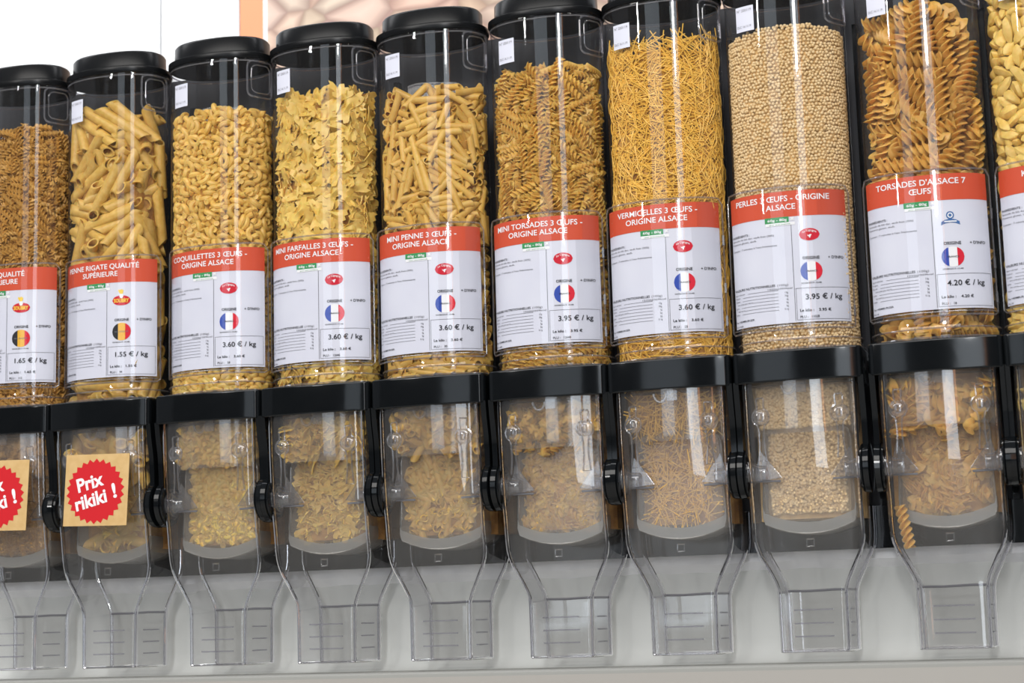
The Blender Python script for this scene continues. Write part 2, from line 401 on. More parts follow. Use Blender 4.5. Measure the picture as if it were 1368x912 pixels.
    ch = MB(); ch.loft([sec(*p) for p in prof], closed=False)
    chute = part('chute', ch, 'clear_chute', root)
    part('spout_back', MB().box(-.264, .264, YB-.004, YB+.004, -1.10, -.64), 'clear_chute', chute)
    e = MB()
    for sx in (-1, 1):
        e.tube([(sx*(hw-.014), yf+.018, z) for z, hw, yf, bow in prof], .015, 8)
        e.tube([(sx*hw, YB, z) for z, hw, yf, bow in prof if z < .1], .017, 8)
        e.tube([(sx*(hw-.035), YB-.02, z) for z, hw, yf, bow in prof if -.35 < z < .1], .008, 6)
    e.tube([(-.262, YB, -1.1), (-.262, .05, -1.1), (-.245, .0, -1.1), (.245, .0, -1.1), (.262, .05, -1.1), (.262, YB, -1.1)], .008, 6)
    e.tube([(.262, YB, -1.1), (-.262, YB, -1.1)], .007, 6)
    part('edge_bead', e, 'glass_edge', chute, label='thick darker moulded edge')
    lip = MB().tube([(-.262, YB-.01, -.64), (-.1, YB-.012, -.643), (.1, YB-.012, -.637), (.262, YB-.01, -.64)], .011, 6)
    part('spout_lip', lip, 'ink_grey', chute, label='dark line across the top of the spout')
    for z in (-.79, -.89, -.988):
        r = MB().tube([(x, -.006, z) for x in np.linspace(-.145, .15, 8)], .0065, 6)
        part('spout_ridge', r, 'clear_edge', chute)
    for z in (-.79, -.89, -.988):
        r = MB().tube([(.266, y, z) for y in np.linspace(.12, .38, 6)], .0065, 6)
        part('spout_ridge', r, 'clear_edge', chute)
    # keyhole shaped embossments
    def frontY(x, z):
        P = prof; i = 0
        while i < len(P)-2 and P[i+1][0] > z: i += 1
        f = (P[i][0]-z)/(P[i][0]-P[i+1][0]); hw, yf, bow = [P[i][k]*(1-f)+P[i+1][k]*f for k in (1, 2, 3)]
        return yf-bow*(1-min(1, abs(x)/(hw-.09))**2)
    for cx in (-.295, .30):
        kz = .665; q = MB()
        out = [(-.024, .145)]+[(-.03, .13), (-.026, .075)]+[(.066*math.cos(math.radians(a)), .066*math.sin(math.radians(a))) for a in range(112, 250, 12)]
        out += [(-.020, -.10), (-.018, -.20), (-.030, -.33)]
        full = out+[(-x, z) for x, z in out[::-1]]
        y = frontY(cx, kz)-.012
        q.tube([(cx+x, frontY(cx+x, kz+z)-.006, kz+z) for x, z in full], .008, 5, True)
        q.loft([[(cx+r*math.cos(a), y+dy, kz+r*math.sin(a)) for a in np.linspace(0, 2*math.pi, 20, endpoint=False)] for r, dy in ((.062, .008), (.05, -.006), (.03, -.012))], True, False, True)
        q.tube([(cx+x, y-.014, kz+z) for x, z in ((-.014, -.03), (.014, -.03), (.018, 0), (.014, .03), (-.014, .03), (-.018, 0))], .0075, 5, True)
        part('keyhole_boss', q, 'clear_fitting', chute)
    for sx in (-1, 1):
        tri = [(sx*.345, .43), (sx*.19, .215), (sx*.40, .19)]
        q = MB().prism(tri, 'y', .0, .012); q.tube([(x, .006, z) for x, z in tri], .006, 5, True)
        part('guide_fin', q, 'clear_fitting', root)
        part('pivot_pin', MB().tube([(sx*.20, .02, .19), (sx*.40, .02, .195)], .009, 8), 'ink_grey', root, label='small dark pin')
    u = MB().tube([(-.075+.05*math.cos(math.radians(a)), frontY(0, .9)+.05, .90+.065*math.sin(math.radians(a))) for a in range(180, 361, 15)], .012, 6)
    u.box(-.02, .06, frontY(0, .9)+.045, frontY(0, .9)+.055, .84, .925)
    part('retaining_clip', u, 'clear_fitting', root, label='clear u shaped clip under the collar')
    sq = MB(); yq = frontY(.016, -.29)+.02; cx, cz, h = .012, -.29, .027
    sq.tube([(cx-h, yq, cz-h), (cx+h, yq, cz-h), (cx+h, yq, cz+h), (cx-h, yq, cz+h)], .008, 4, True)
    part('square_window', sq, 'clear_fitting', chute)
    # portion drum
    dr = MB(); o = [(-.34, .50), (-.325, .57), (-.26, .60), (-.1, .625), (.1, .63), (.26, .605), (.325, .57), (.34, .50), (.345, .1), (.355, -.08)]
    o += [(x, -.13-.085*(1-(x/.35)**2)) for x in (.34, .26, .17, .08, 0, -.08, -.17, -.26, -.34)]+[(-.355, -.08), (-.345, .1)]
    dr.loft([[(x, y+.02*(abs(x)/.34)**2, z) for x, z in o] for y in (.06, .50)], True, True, False)
    dr.tube([(x, .058+.02*(abs(x)/.34)**2, z) for x, z in o], .007, 5, True)
    drum = part('portion_drum', dr, 'clear_scuffed', root)
    bo = o[9:21]
    rim = MB(); up = [(x, z+.085) for x, z in bo]
    rim.prism(bo+up[::-1], 'y', .055, .42)
    part('drum_floor', rim, 'frosted', drum, label='milky grey rounded floor')
    hp = MB(); hp.loft([[(x*.93, (y-CY)*.93+CY+.01, z) for x, y, z in ring(A_*k, B_*k, z0, 40)] for z0, k in ((.925, 1.0), (.78, .99), (.54, .92))])
    part('hopper_neck', hp, 'clear_scuffed', root)
    return root
def children(o): return [c for c in bpy.data.objects if c.parent == o]
def copy_tree(o, kids, parent=None):
    c = o.copy(); COL.objects.link(c)
    if parent: c.parent = parent
    for ch in kids.get(o.name, []): copy_tree(ch, kids, c)
    return c
proto = build_dispenser()
kids = {}
for o in bpy.data.objects:
    if o.parent: kids.setdefault(o.parent.name, []).append(o)
NAMES = ['leftmost dispenser, tiny dark pasta twists, cut by the left picture edge',
 'dispenser of large ribbed penne tubes with a label priced 1.55 euro per kilo',
 'dispenser of small elbow pasta with orange label reading COQUILLETTES',
 'dispenser of small bow tie pasta with orange label reading MINI FARFALLES',
 'dispenser of short penne with orange label reading MINI PENNE',
 'dispenser of thin twisted pasta with orange label reading MINI TORSADES',
 'dispenser of thread-like yellow pasta with orange label reading VERMICELLES',
 'dispenser of tiny round pale pasta beads with orange label reading PERLES',
 "dispenser of big golden pasta twists with orange label reading TORSADES D'ALSACE",
 'rightmost dispenser of lumpy yellow pasta, cut by the right picture edge']
DL = [.001, .003, .032, .003, -.018, -.008, -.028, -.039, .017, .004]
DZ = [.009, -.008, 0, -.009, -.008, -.012, -.003, -.001, .014, .018]
DS = [0, -.031, .028, .002, -.003, .02, -.011, -.016, .044, 0]
INFO = [('TORTI QUALITÉ', 'SUPÉRIEURE', '1.65', '112', 'be', 's'), ('PENNE RIGATE QUALITÉ', 'SUPÉRIEURE', '1.55', '99', 'be', 's'),
 ('COQUILLETTES 3 ŒUFS -', 'ORIGINE ALSACE', '3.60', '28', 'fr', 'c'), ('MINI FARFALLES 3 ŒUFS -', 'ORIGINE ALSACE', '3.60', '12646', 'fr', 'c'),
 ('MINI PENNE 3 ŒUFS -', 'ORIGINE ALSACE', '3.60', '30', 'fr', 'c'), ('MINI TORSADES 3 ŒUFS -', 'ORIGINE ALSACE', '3.95', '12648', 'fr', 'c'),
 ('VERMICELLES 3 ŒUFS -', 'ORIGINE ALSACE', '3.60', '28', 'fr', 'c'), ('PERLES 3 ŒUFS - ORIGINE', 'ALSACE', '3.95', '11028', 'fr', 'c'),
 ("TORSADES D'ALSACE 7", 'ŒUFS', '4.20', '18', 'fr', 'b'), ('KNEPFLE 7 ŒUFS', '', '4.20', '20', 'fr', 'b')]
roots = []
for i in range(10):
    r = proto if i == 0 else copy_tree(proto, kids)
    roots.append(r)
for i, r in enumerate(roots):
    r.location = Vector((i+DS[i]*.5, OFF.y, OFF.z))*S; r['label'] = NAMES[i]; r['group'] = 'row of clear gravity dispensers filled with pasta'

# ------------------------------------------------------------------ label pocket, label and date sticker of each dispenser
def sticky(root, i):
    ox = DL[i]-DS[i]*.5
    off = Vector((OFF.x-ox, OFF.y, OFF.z-DZ[i]))
    zt, zb = 2.404, 1.375; HS = .485
    hd = MB(); O = .024
    s0, s1, z0, z1, c = -HS-.022, HS+.022, zb-.05, zt+.032, .05
    n = 30; top = []; bot = []
    for k in range(n+1):
        s = s0+(s1-s0)*k/n; d = min(s-s0, s1-s); e = c-math.sqrt(max(0, c*c-(c-min(d, c))**2)) if d < c else 0
        top.append(surf(s, z1-e, O)); bot.append(surf(s, z0+e*.5, O))
    hd.loft([bot, top], closed=False)
    hold = part('label_holder', hd, 'clear_holder', root, off)
    eb = MB(); eb.tube(top+bot[::-1], .0075, 5, True)
    eb.tube([surf(s, z0+.028, O+.004) for s in np.linspace(s0+.02, s1-.02, 20)], .0045, 5)
    for z in (2.10, 1.72, 1.46): eb.box(*(lambda p: (p[0]-.004, p[0]+.012, p[1]-.012, p[1]+.012, z-.04, z+.04))(surf(s1-.004, z, O)))
    part('holder_edge', eb, 'clear_edge', hold, off)
    P = MB(); wrap_rect(P, -HS, HS, zb, zt, .006, n=36)
    lab = part('label', P, 'paper', root, off, label='curved paper label with an orange header')
    H = MB(); wrap_rect(H, -HS, HS, zt-.203, zt, .008, n=36); part('orange_header', H, 'header_red', lab, off)
    t1, t2, price, plu, flag, logo = INFO[i]
    T = MB(); a = .0105
    wrap_text(T, t1, -.03, zt-.078, .046, a, bold=.014, align='C', xs=1.04, res=3)
    if t2: wrap_text(T, t2, -.03, zt-.145, .046, a, bold=.014, align='C', xs=1.04, res=3)
    part('title_text', T, 'print_white', lab, off)
    G = MB(); wrap_rect(G, -.156, .029, zt-.245, zt-.201, .0105); wrap_rect(G, -.152, .075, zt-.268, zt-.245, .0095, 1); wrap_text(G, '60g - 80g', -.135, zt-.233, .020, .012, 1, .02, width=.15)
    wrap_text(G, '×', .04, zt-.24, .04, .012, 1, .05)
    wrap_text(G, 'par personne', -.12, zt-.262, .009, .012, 2, width=.16)
    part('portion_tag', G, ['tag_green', 'print_white', 'tag_green'], lab, off)
    R = MB()
    wrap_rect(R, .042, .046, zb+.012, zt-.268, .0085)
    wrap_rect(R, .055, .47, zt-.769, zt-.766, .0085); wrap_rect(R, .055, .47, zb+.016, zb+.019, .0085)
    wrap_rect(R, .055, .058, zb+.016, zt-.766, .0085); wrap_rect(R, .467, .470, zb+.016, zt-.766, .0085)
    part('ruled_lines', R, 'ink_grey', lab, off)
    Q = MB(); wrap_text(Q, price+' € / kg', .126, zt-.856, .042, .0105, 0, .014, width=.278, res=3)
    part('price_text', Q, 'ink', lab, off)
    F = MB(); sc, zc = .180, zt-.638; R_ = .083
    if flag == 'fr':
        wrap_disc(F, sc, zc, R_, .077, .0085, 0, -1, -.36); wrap_disc(F, sc, zc, R_, .077, .0085, 1, -.36, .4); wrap_disc(F, sc, zc, R_, .077, .0085, 2, .4, 1)
        wrap_text(F, 'FRANCE', sc+.002, zc-.007, .014, .0105, 3, .02, width=.085, align='C')
        mats = ['flag_blue', 'print_white', 'flag_red', 'ink']
    else:
        wrap_disc(F, sc, zc, R_, .077, .0085, 0, -1, -.36); wrap_disc(F, sc, zc, R_, .077, .0085, 1, -.36, .4); wrap_disc(F, sc, zc, R_, .077, .0085, 2, .4, 1)
        wrap_text(F, 'BELGIQUE', sc, zc-.006, .013, .0105, 3, .01, width=.12, align='C')
        mats = ['flag_black', 'flag_yellow', 'flag_red', 'ink_grey']
    part('flag_disc', F, mats, lab, off)
    Lg = MB(); lc, lz = .178, zt-.352
    if logo == 'c':
        wrap_disc(Lg, lc, lz, .078, .048, .0085, 0, n=14)
        # arched name and a small bird
        V, Fc = text2d('La Cigogne', .01); wd = V[:, 0].max(); k = .105/wd
        Lg.add([surf(lc-.052+p[0]*k, lz+.010+.014*(1-((p[0]*k-.052)/.052)**2)+p[1]*.026, .0105) for p in V], Fc, 1)
        bird = [(-.016, .004), (-.006, -.002), (0, .004), (.012, .006), (.016, .001), (.010, -.004), (.006, -.018), (-.002, -.02), (-.004, -.010), (-.012, -.006)]
        Lg.add([surf(lc+x*1.1, lz-.006+z*1.1, .0105) for x, z in bird], [tuple(range(len(bird)))], 1)
        mats = ['logo_red', 'print_white']
    elif logo == 's':
        wrap_disc(Lg, lc, lz-.012, .082, .044, .0085, 0, n=14); wrap_text(Lg, 'SOUBRY', lc, lz-.03, .034, .0105, 1, .04, width=.135, align='C')
        wrap_disc(Lg, lc, lz+.030, .018, .024, .010, 2)
        hat = [(-.012, .045), (-.030, .075), (-.022, .085), (-.010, .078), (.0, .088), (.012, .080), (.020, .074), (.012, .045)]
        Lg.add([surf(lc+x, lz+z, .0105) for x, z in hat], [tuple(range(len(hat)))], 1)
        mats = ['logo_red', 'logo_yellow', 'print_white']
    else:
        wrap_disc(Lg, lc, lz+.030, .030, .030, .0085, 0); wrap_disc(Lg, lc, lz+.030, .020, .020, .0095, 1); wrap_disc(Lg, lc, lz+.030, .012, .012, .0105, 0)
        rb = [(-.07, -.045), (-.066, -.018), (-.04, -.004), (0, .004), (.04, -.004), (.066, -.018), (.07, -.045), (.035, -.030), (0, -.026), (-.035, -.030)]
        Lg.add([surf(lc+x, lz+z, .0085) for x, z in rb], [(0, 1, 2, 9), (2, 3, 8, 9), (3, 4, 7, 8), (4, 5, 6, 7)], 0)
        wrap_rect(Lg, lc-.045, lc+.045, lz-.022, lz-.012, .0105, 1)
        mats = ['logo_blue', 'print_white']
    part('maker_logo', Lg, mats, lab, off)
    X = MB(); o2 = .0095
    wrap_text(X, 'ORIGINE', .117, zt-.546, .024, o2, 0, .022, width=.128)
    wrap_text(X, "+ D'INFO", .310, zt-.545, .023, o2, 0, .02, width=.125)
    wrap_text(X, '03/08/2019 10:48', .10, zt-.735, .011, o2, 0, .01, width=.15)
    wrap_text(X, 'Le kilo :', .079, zt-.949, .021, o2, 0, .022, width=.105); wrap_text(X, price+' €', .22, zt-.949, .021, o2, 0, .022, width=.092)
    wrap_text(X, 'PLU :', .079, zt-.999, .019, o2, 0, .012, width=.06); wrap_text(X, plu, .165, zt-.999, .019, o2, 0, .012, xs=.95)
    wrap_text(X, 'INGRÉDIENTS :', -.47, zt-.318, .017, o2, 0, .012, width=.18)
    wrap_text(X, 'Semoule de blé dur, œufs frais (30%)', -.47, zt-.345, .014, o2, 1, .006, width=.38)
    wrap_text(X, 'Présence gluten, œufs.', -.47, zt-.372, .014, o2, 1, .006, width=.24)
    wrap_text(X, "Cuisson : 7 minutes à l'eau frémissante", -.47, zt-.425, .014, o2, 1, .006, width=.40)
    wrap_text(X, 'VALEURS NUTRITIONNELLES', -.47, zt-.740, .019, o2, 0, .014, width=.37); wrap_text(X, '(100g)', -.085, zt-.740, .017, o2, 1, 0, width=.085)
    wrap_text(X, '1522kJ/359kcal', -.16, zt-.765, .013, o2, 1, .006, width=.19)
    rows = [('Apport calorique', ''), ('Protéines', '13g'), ('Glucides', '70g'), ('   dont acides gras saturés', '1g'), ('Lipides', '3g'), ('   dont sucres', '2g'), ('Sodium', '0.1g')]
    for k, (t, v) in enumerate(rows):
        z = zt-.772-.0255*k
        wrap_text(X, t, -.47+(.03 if t[0] == ' ' else 0), z, .013, o2, 1, .004, xs=.9)
        L = _tc[(t, .004, 2)][0][:, 0].max()*.013/CAP*.9-.47
        wrap_rect(X, L+.03, -.08, z, z+.0025, o2, 1, 8)
        if v: wrap_text(X, v, -.005, z+.0, .014, o2, 1, .01, align='R')
    wrap_text(X, 'Par HEIMBURGER', -.47, zt-.985, .015, o2, 0, .008, width=.19); wrap_text(X, 'PLU '+plu, -.47, zt-1.02, .013, o2, 0, .006, xs=1)
    part('small_print', X, ['ink', 'ink_grey'], lab, off)
    st = MB(); o3 = Vector((0, OFF.y, OFF.z)); s0, z0 = -.35+random.uniform(-.01, .01), 3.70+[0, -.02, .0, .01, .02, .02, .02, .03, .02, .02][i]
    wrap_rect(st, s0, s0+.155, z0, z0+.205, .010); sk = part('date_sticker', st, 'paper', root, o3, label='small white sticker with two lines of faint pen')
    sx = MB(); wrap_text(sx, 'N° 250119', s0+.012, z0+.162, .022, .012, 0, 0, width=.125); wrap_text(sx, 'DLC 16.11.19', s0+.012, z0+.03, .020, .012, 0, 0, width=.12)
    part('pen_marks', sx, 'ink_grey', sk, o3)
for i, r in enumerate(roots): sticky(r, i)

# ------------------------------------------------------------------ the two kraft price cards
def price_card(i, cx, label):
    o = empty('price_card', (i+cx, -.26, .09), label, 'price card', 'kraft price cards stuck on the chutes'); of = Vector((0, 0, -.305))
    o.rotation_euler = (math.radians(-2), math.radians(1.5), math.radians(0))
    part('card', MB().box(-.305, .305, 0, .006, -.305, .305), 'kraft_card', o, of, smooth=False)
    b = MB(); n = 26; P = []
    for k in range(2*n):
        a = math.pi*k/n; r = .280 if k % 2 else .249; P.append((-.008+r*math.cos(a), -.0015, -.012+r*math.sin(a)))
    b.add([(-.008, -.0015, -.012)]+P, [(0, k+1, (k+1) % (2*n)+1) for k in range(2*n)])
    part('red_burst', b, 'burst_red', o, of, smooth=False)
    t = MB()
    for txt, x, z, h, wd in (('Prix', -.170, -.020, .118, .255), ('rikiki', -.180, -.178, .118, .305), ('!', .172, -.07, .125, .035)):
        V, F = text2d(txt, .03, 4); kx = wd/V[:, 0].max(); k = h/CAP; an = math.radians(15); c, s = math.cos(an), math.sin(an)
        t.add([(x+p[0]*kx*c-p[1]*k*s, -.003, z+p[0]*kx*s+p[1]*k*c) for p in V], F)
    part('slogan_text', t, 'print_white', o, of, smooth=False)
price_card(1, -.008, 'kraft card reading Prix rikiki in full, on the chute of the penne dispenser')
price_card(0, .015, 'kraft card cut by the left picture edge, on the leftmost chute')

# ------------------------------------------------------------------ pasta shapes (axis along x)
def tube_piece(L, r, ri, n=12, slant=.0, ribs=False):
    m = MB(); rings = []
    def R(x, rad, rb):
        out = []
        for k in range(n):
            a = 2*math.pi*k/n; q = rad*(1+(.05 if (rb and k % 2) else 0)); y, z = q*math.cos(a), q*math.sin(a)
            out.append((x+(1 if x > 0 else -1)*slant*y*(1 if x > 0 else -1), y, z))
        return out
    rings = [R(-L*.12, ri*.9, 0), R(-L/2, ri, 0), R(-L/2, r, ribs), R(L/2, r, ribs), R(L/2, ri, 0), R(L*.12, ri*.9, 0)]
    # opposite slants at the two ends as on real penne
    return m.loft(rings, True, True, True)
def elbow_piece(Rc, r, ri, arc=150, n=8, seg=6):
    m = MB(); P = []; T = [math.radians(-arc/2+arc*k/seg) for k in range(seg+1)]
    def rg(t, q): return [((Rc+q*math.cos(a))*math.sin(t), (Rc+q*math.cos(a))*math.cos(t)-Rc*.75, q*math.sin(a)) for a in [2*math.pi*k/n for k in range(n)]]
    rings = [rg(T[0]+.1, ri), rg(T[0], ri)]+[rg(t, r) for t in T]+[rg(T[-1], ri), rg(T[-1]-.1, ri)]
    return m.loft(rings, True, True, True)
def twist_piece(L, r, turns, seg, blades=3, core=.32, bend=0):
    m = MB(); rings = []
    for k in range(seg+1):
        x = -L/2+L*k/seg; tw = 2*math.pi*turns*k/seg; rg = []
        for b in range(blades):
            for da, q in ((-.55, core), (-.27, .88), (0, 1.0), (.27, .86)):
                a = tw+2*math.pi*b/blades+da; rg.append((x, q*r*math.cos(a)+bend*(1-(2*x/L)**2), q*r*math.sin(a)))
        rings.append(rg)
    return m.loft(rings, True, True, True)
def bow_piece(W, H, th=.010):
    m = MB(); nx, ny = 8, 6; top = []; 
    for sgn in (1, -1):
        for i in range(nx+1):
            u = -1+2*i/nx
            for j in range(ny+1):
                v = -1+2*j/ny; hh = H/2*(.42+.58*min(1, abs(u)*1.35)); x = u*W/2+(.012*(1 if j % 2 else -1) if i in (0, nx) else 0)
                fold = .022*math.exp(-(u*2.6)**2)*math.cos(v*math.pi*1.5)+.012*math.sin(u*2.4)*v
                top.append((x, v*hh, fold+sgn*th/2))
    F = []; K = (nx+1)*(ny+1)
    for i in range(nx):
        for j in range(ny):
            a = i*(ny+1)+j; b = a+ny+1
            F += [(a, b, b+1, a+1), (K+a, K+a+1, K+b+1, K+b)]
    ed = [i*(ny+1) for i in range(nx+1)]+[nx*(ny+1)+j for j in range(1, ny+1)]+[i*(ny+1)+ny for i in range(nx-1, -1, -1)]+[j for j in range(ny-1, 0, -1)]
    for q in range(len(ed)): a, b = ed[q], ed[(q+1) % len(ed)]; F.append((a, K+a, K+b, b))
    return m.add(top, F)
def lump_piece(L, r, seed):
    rr = random.Random(seed); m = MB(); rings = []; ph = [rr.uniform(0, 6.28) for _ in range(4)]
    for k in range(8):
        t = k/7; x = -L/2+L*t; q = r*math.sqrt(max(.02, 1-(2*t-1)**2))
        rings.append([(x, q*(1+.22*math.sin(2*a+ph[0]+3*t))*math.cos(a)+.25*r*math.sin(3*t+ph[1]), q*(.85+.2*math.sin(3*a+ph[2]-4*t))*math.sin(a)+.2*r*math.sin(4*t+ph[3])) for a in [2*math.pi*i/9 for i in range(9)]])
    return m.loft(rings, True, True, True)

# ------------------------------------------------------------------ packing the jars
WA, WB = A_-.016, B_-.016
def sdf(P):                                       # distance inside the jar wall (negative inside) and outward normal
    x = P[:, 0]/WA; y = (P[:, 1]-CY)/WB; ax = np.abs(x)+1e-9; ay = np.abs(y)+1e-9
    g = (ax**N_+ay**N_)**(1/N_); 
    gx = np.sign(x)*(ax/g)**(N_-1)/WA; gy = np.sign(y)*(ay/g)**(N_-1)/WB
    gl = np.sqrt(gx**2+gy**2)+1e-9
    return (g-1)/gl, np.stack([gx/gl, gy/gl], 1)
def rand_shell(n, depth, z0, z1):
    out = np.zeros((0, 3))
    while len(out) < n:
        p = np.stack([rng.uniform(-WA, WA, 4*n), rng.uniform(CY-WB, CY+.16, 4*n), rng.uniform(z0, z1, 4*n)], 1)
        d, _ = sdf(p); out = np.concatenate([out, p[(d < 0) & (d > -depth)]])
    return out[:n]
def pack(n, L, r, ns, depth, z0, ztop, iters=70, tilt=.35, dome=.10, flat=False):
    C = rand_shell(n, depth, z0+r, ztop-r); d, nn = sdf(C)
    nrm = np.concatenate([nn, np.zeros((n, 1))], 1)
    D = rng.normal(size=(n, 3)); D[:, 2] *= .75
    D -= nrm*(np.sum(D*nrm, 1, keepdims=True))*(1-tilt); D /= np.linalg.norm(D, axis=1, keepdims=True)
    h = (L/2-r)*np.linspace(-1, 1, ns) if ns > 1 else np.zeros(1)
    P = C[:, None, :]+D[:, None, :]*h[None, :, None]
    idx = np.repeat(np.arange(n), ns); pairs = None
    for it in range(iters):
        Q = P.reshape(-1, 3)
        if it % 6 == 0:
            zo = np.argsort(Q[:, 2]); Z = Q[zo, 2]; I = []; J = []
            cut = 2*r*1.6; hi = np.searchsorted(Z, Z+cut)
            for a in range(len(Z)):
                b = np.arange(a+1, hi[a])
                if len(b):
                    qa = zo[a]; qb = zo[b]; dd = Q[qb]-Q[qa]; k = (np.einsum('ij,ij->i', dd, dd) < cut*cut) & (idx[qb] != idx[qa])
                    qb = qb[k]; I.append(np.full(len(qb), qa)); J.append(qb)
            I = np.concatenate(I); J = np.concatenate(J)
        dd = Q[J]-Q[I]; l = np.linalg.norm(dd, axis=1)+1e-9; ov = np.clip(2*r-l, 0, None)
        mv = dd/l[:, None]*(ov*.35)[:, None]; acc = np.zeros_like(Q)
        np.add.at(acc, J, mv); np.add.at(acc, I, -mv); Q = Q+acc
        Q[:, 2] -= .002
        for _ in range(2):
            ds, nn = sdf(Q); over = np.clip(ds+r, 0, None); Q[:, :2] -= nn*over[:, None]
        deep = np.clip(-ds-depth-r*.2, 0, None); Q[:, :2] += nn*(deep*.3)[:, None]
        Q[:, 1] -= np.clip(Q[:, 1]-(CY+.2), 0, None)
        zt = ztop-dome*(Q[:, 0]/WA)**2
        Q[:, 2] = np.clip(Q[:, 2], z0+r, zt-r*.7)
        P = Q.reshape(n, ns, 3); C = P.mean(1)
        if ns > 1:
            D = P[:, -1]-P[:, 0]; D /= np.linalg.norm(D, axis=1, keepdims=True)+1e-9
            P = C[:, None, :]+D[:, None, :]*h[None, :, None]
    # final push inside the wall, whole piece at once
    for _ in range(6):
        Q = P.reshape(-1, 3); ds, nn = sdf(Q); over = np.clip(ds+r*1.0, 0, None).reshape(n, ns); nn = nn.reshape(n, ns, 2)
        k = over.argmax(1); a = np.arange(n); sh = nn[a, k]*over[a, k][:, None]; P[:, :, :2] -= sh[:, None, :]
    return P.mean(1), D
def frames(C, D, flat=False):
    n = len(C); ds, nn = sdf(C); nrm = np.concatenate([nn, np.zeros((n, 1))], 1)
    if flat: up = nrm+rng.normal(size=(n, 3))*.33
    else: up = rng.normal(size=(n, 3))
    Y = np.cross(up, D); Y /= np.linalg.norm(Y, axis=1, keepdims=True)+1e-9
    Z = np.cross(D, Y)
    return np.stack([D, Y, Z], 2), ds
def join_pieces(name, mbs, C, R, mname, loc, label, cat='pasta'):
    V = []; F = []; o = 0
    for k in range(len(C)):
        mb = mbs[k % len(mbs)]; v = np.array(mb.v)@R[k].T+C[k]; V.append(v); F += [tuple(a+o for a in f) for f in mb.f]; o += len(v)
    V = (np.concatenate(V)-np.array(loc))*S
    me = bpy.data.meshes.new(name); me.from_pydata(V.tolist(), [], F); me.materials.append(MAT[mname])
    me.polygons.foreach_set('use_smooth', [True]*len(me.polygons)); me.update()
    try: me.set_sharp_from_angle(angle=math.radians(50))
    except Exception: pass
    return me
def place_individual(C, R, protos, x0, name, label, group, ztop):
    for k in range(len(C)):
        o = protos[k % len(protos)]
        if k >= len(protos): o = o.copy(); COL.objects.link(o)
        t_ = C[k][2]; o['label'] = label+(', lying on top of the fill' if t_ > ztop-.22 else ', high in the fill' if t_ > ztop-.75 else ', low, just above the paper label' if t_ > 2.36 else ', beside the paper label' if t_ > 1.42 else ', underneath the paper label')
        M = Matrix(R[k].tolist()).to_4x4(); M.translation = Vector((C[k][0]+x0, C[k][1], C[k][2]))*S
        o.matrix_world = M
def core_mesh(ztop, inset, dome, jitter=.012, z0=1.165):
    m = MB(); rr = []
    for z in list(np.arange(z0, ztop-.03, .06))+[ztop-.03]:
        rr.append([(x+random.uniform(-jitter, jitter), y+random.uniform(-jitter, jitter), z-(dome*(x/WA)**2 if z > ztop-.2 else 0)) for x, y, _ in ring(A_-inset, B_-inset, 0, 48)])
    return m.loft(rr, True, True, True)
VIEW = np.array([9.07, -13.7])
def visible_rank(C, i, ds):
    # outermost pieces facing the photographer, not behind the label
    hid = (np.abs(C[:, 0]) < .39) & (C[:, 2] > 1.50) & (C[:, 2] < 2.28) & (C[:, 1] < .1)
    return hid
SPEC = {  # jar: (protos, material, n, L, r, ns, depth, top, tilt, flat, name, label, group)
 0: ([twist_piece(.17, .034, 1.6, 9, bend=.006), twist_piece(.15, .034, 1.4, 8), twist_piece(.19, .032, 1.8, 10, bend=-.008)], 'pasta_brown', 950, .17, .027, 3, .10, 3.83, .4, False, 'twisted_pasta', 'tiny dark golden twist in the leftmost jar', 'tiny twists in the leftmost jar'),
 1: ([tube_piece(.47, .048, .036, 20, .9, True), tube_piece(.42, .046, .035, 20, .9, True), tube_piece(.50, .049, .037, 20, .8, True)], 'pasta_penne', 240, .47, .050, 7, .19, 3.86, .25, False, 'penne_tube', 'long ribbed penne tube in the jar priced 1.55', 'large penne in the second jar from the left'),
 2: ([elbow_piece(.050, .026, .016, 160), elbow_piece(.055, .026, .016, 140), elbow_piece(.048, .025, .016, 180)], 'pasta_elbow', 1500, .14, .026, 3, .10, 3.78, .6, False, 'elbow_pasta', 'small curved elbow in the jar labelled COQUILLETTES', 'elbow pasta in the third jar from the left'),
 3: ([bow_piece(.25, .16), bow_piece(.23, .15), bow_piece(.24, .17)], 'pasta_bow', 700, .24, .030, 3, .14, 3.85, .35, True, 'bow_tie_pasta', 'small bow tie in the jar labelled MINI FARFALLES', 'bow ties in the fourth jar from the left'),
 4: ([tube_piece(.25, .031, .022, 12, .8), tube_piece(.22, .030, .021, 12, .8), tube_piece(.28, .031, .022, 12, .7)], 'pasta_mini', 800, .25, .029, 5, .13, 3.74, .35, False, 'short_penne', 'short smooth tube in the jar labelled MINI PENNE', 'short penne in the fifth jar from the left'),
 5: ([twist_piece(.26, .042, 2.2, 14, bend=.01), twist_piece(.23, .042, 1.9, 12), twist_piece(.28, .040, 2.4, 15, bend=-.012)], 'pasta_twist', 720, .26, .035, 4, .14, 3.77, .4, False, 'thin_twist', 'slim twist in the jar labelled MINI TORSADES', 'slim twists in the sixth jar from the left'),
 8: ([twist_piece(.44, .068, 2.6, 26, bend=.015), twist_piece(.38, .070, 2.2, 22), twist_piece(.47, .066, 2.8, 28, bend=-.02)], 'pasta_torsade', 200, .43, .066, 5, .20, 3.82, .35, False, 'large_twist', "big twist in the jar labelled TORSADES D'ALSACE", 'large twists in the ninth jar from the left'),
 9: ([lump_piece(.19, .044, 1), lump_piece(.15, .046, 2), lump_piece(.22, .040, 3), lump_piece(.17, .044, 4)], 'pasta_lump', 950, .17, .038, 3, .15, 3.98, .5, False, 'pasta_lump', 'uneven yellow lump in the rightmost jar', 'lumpy pasta in the rightmost jar')}
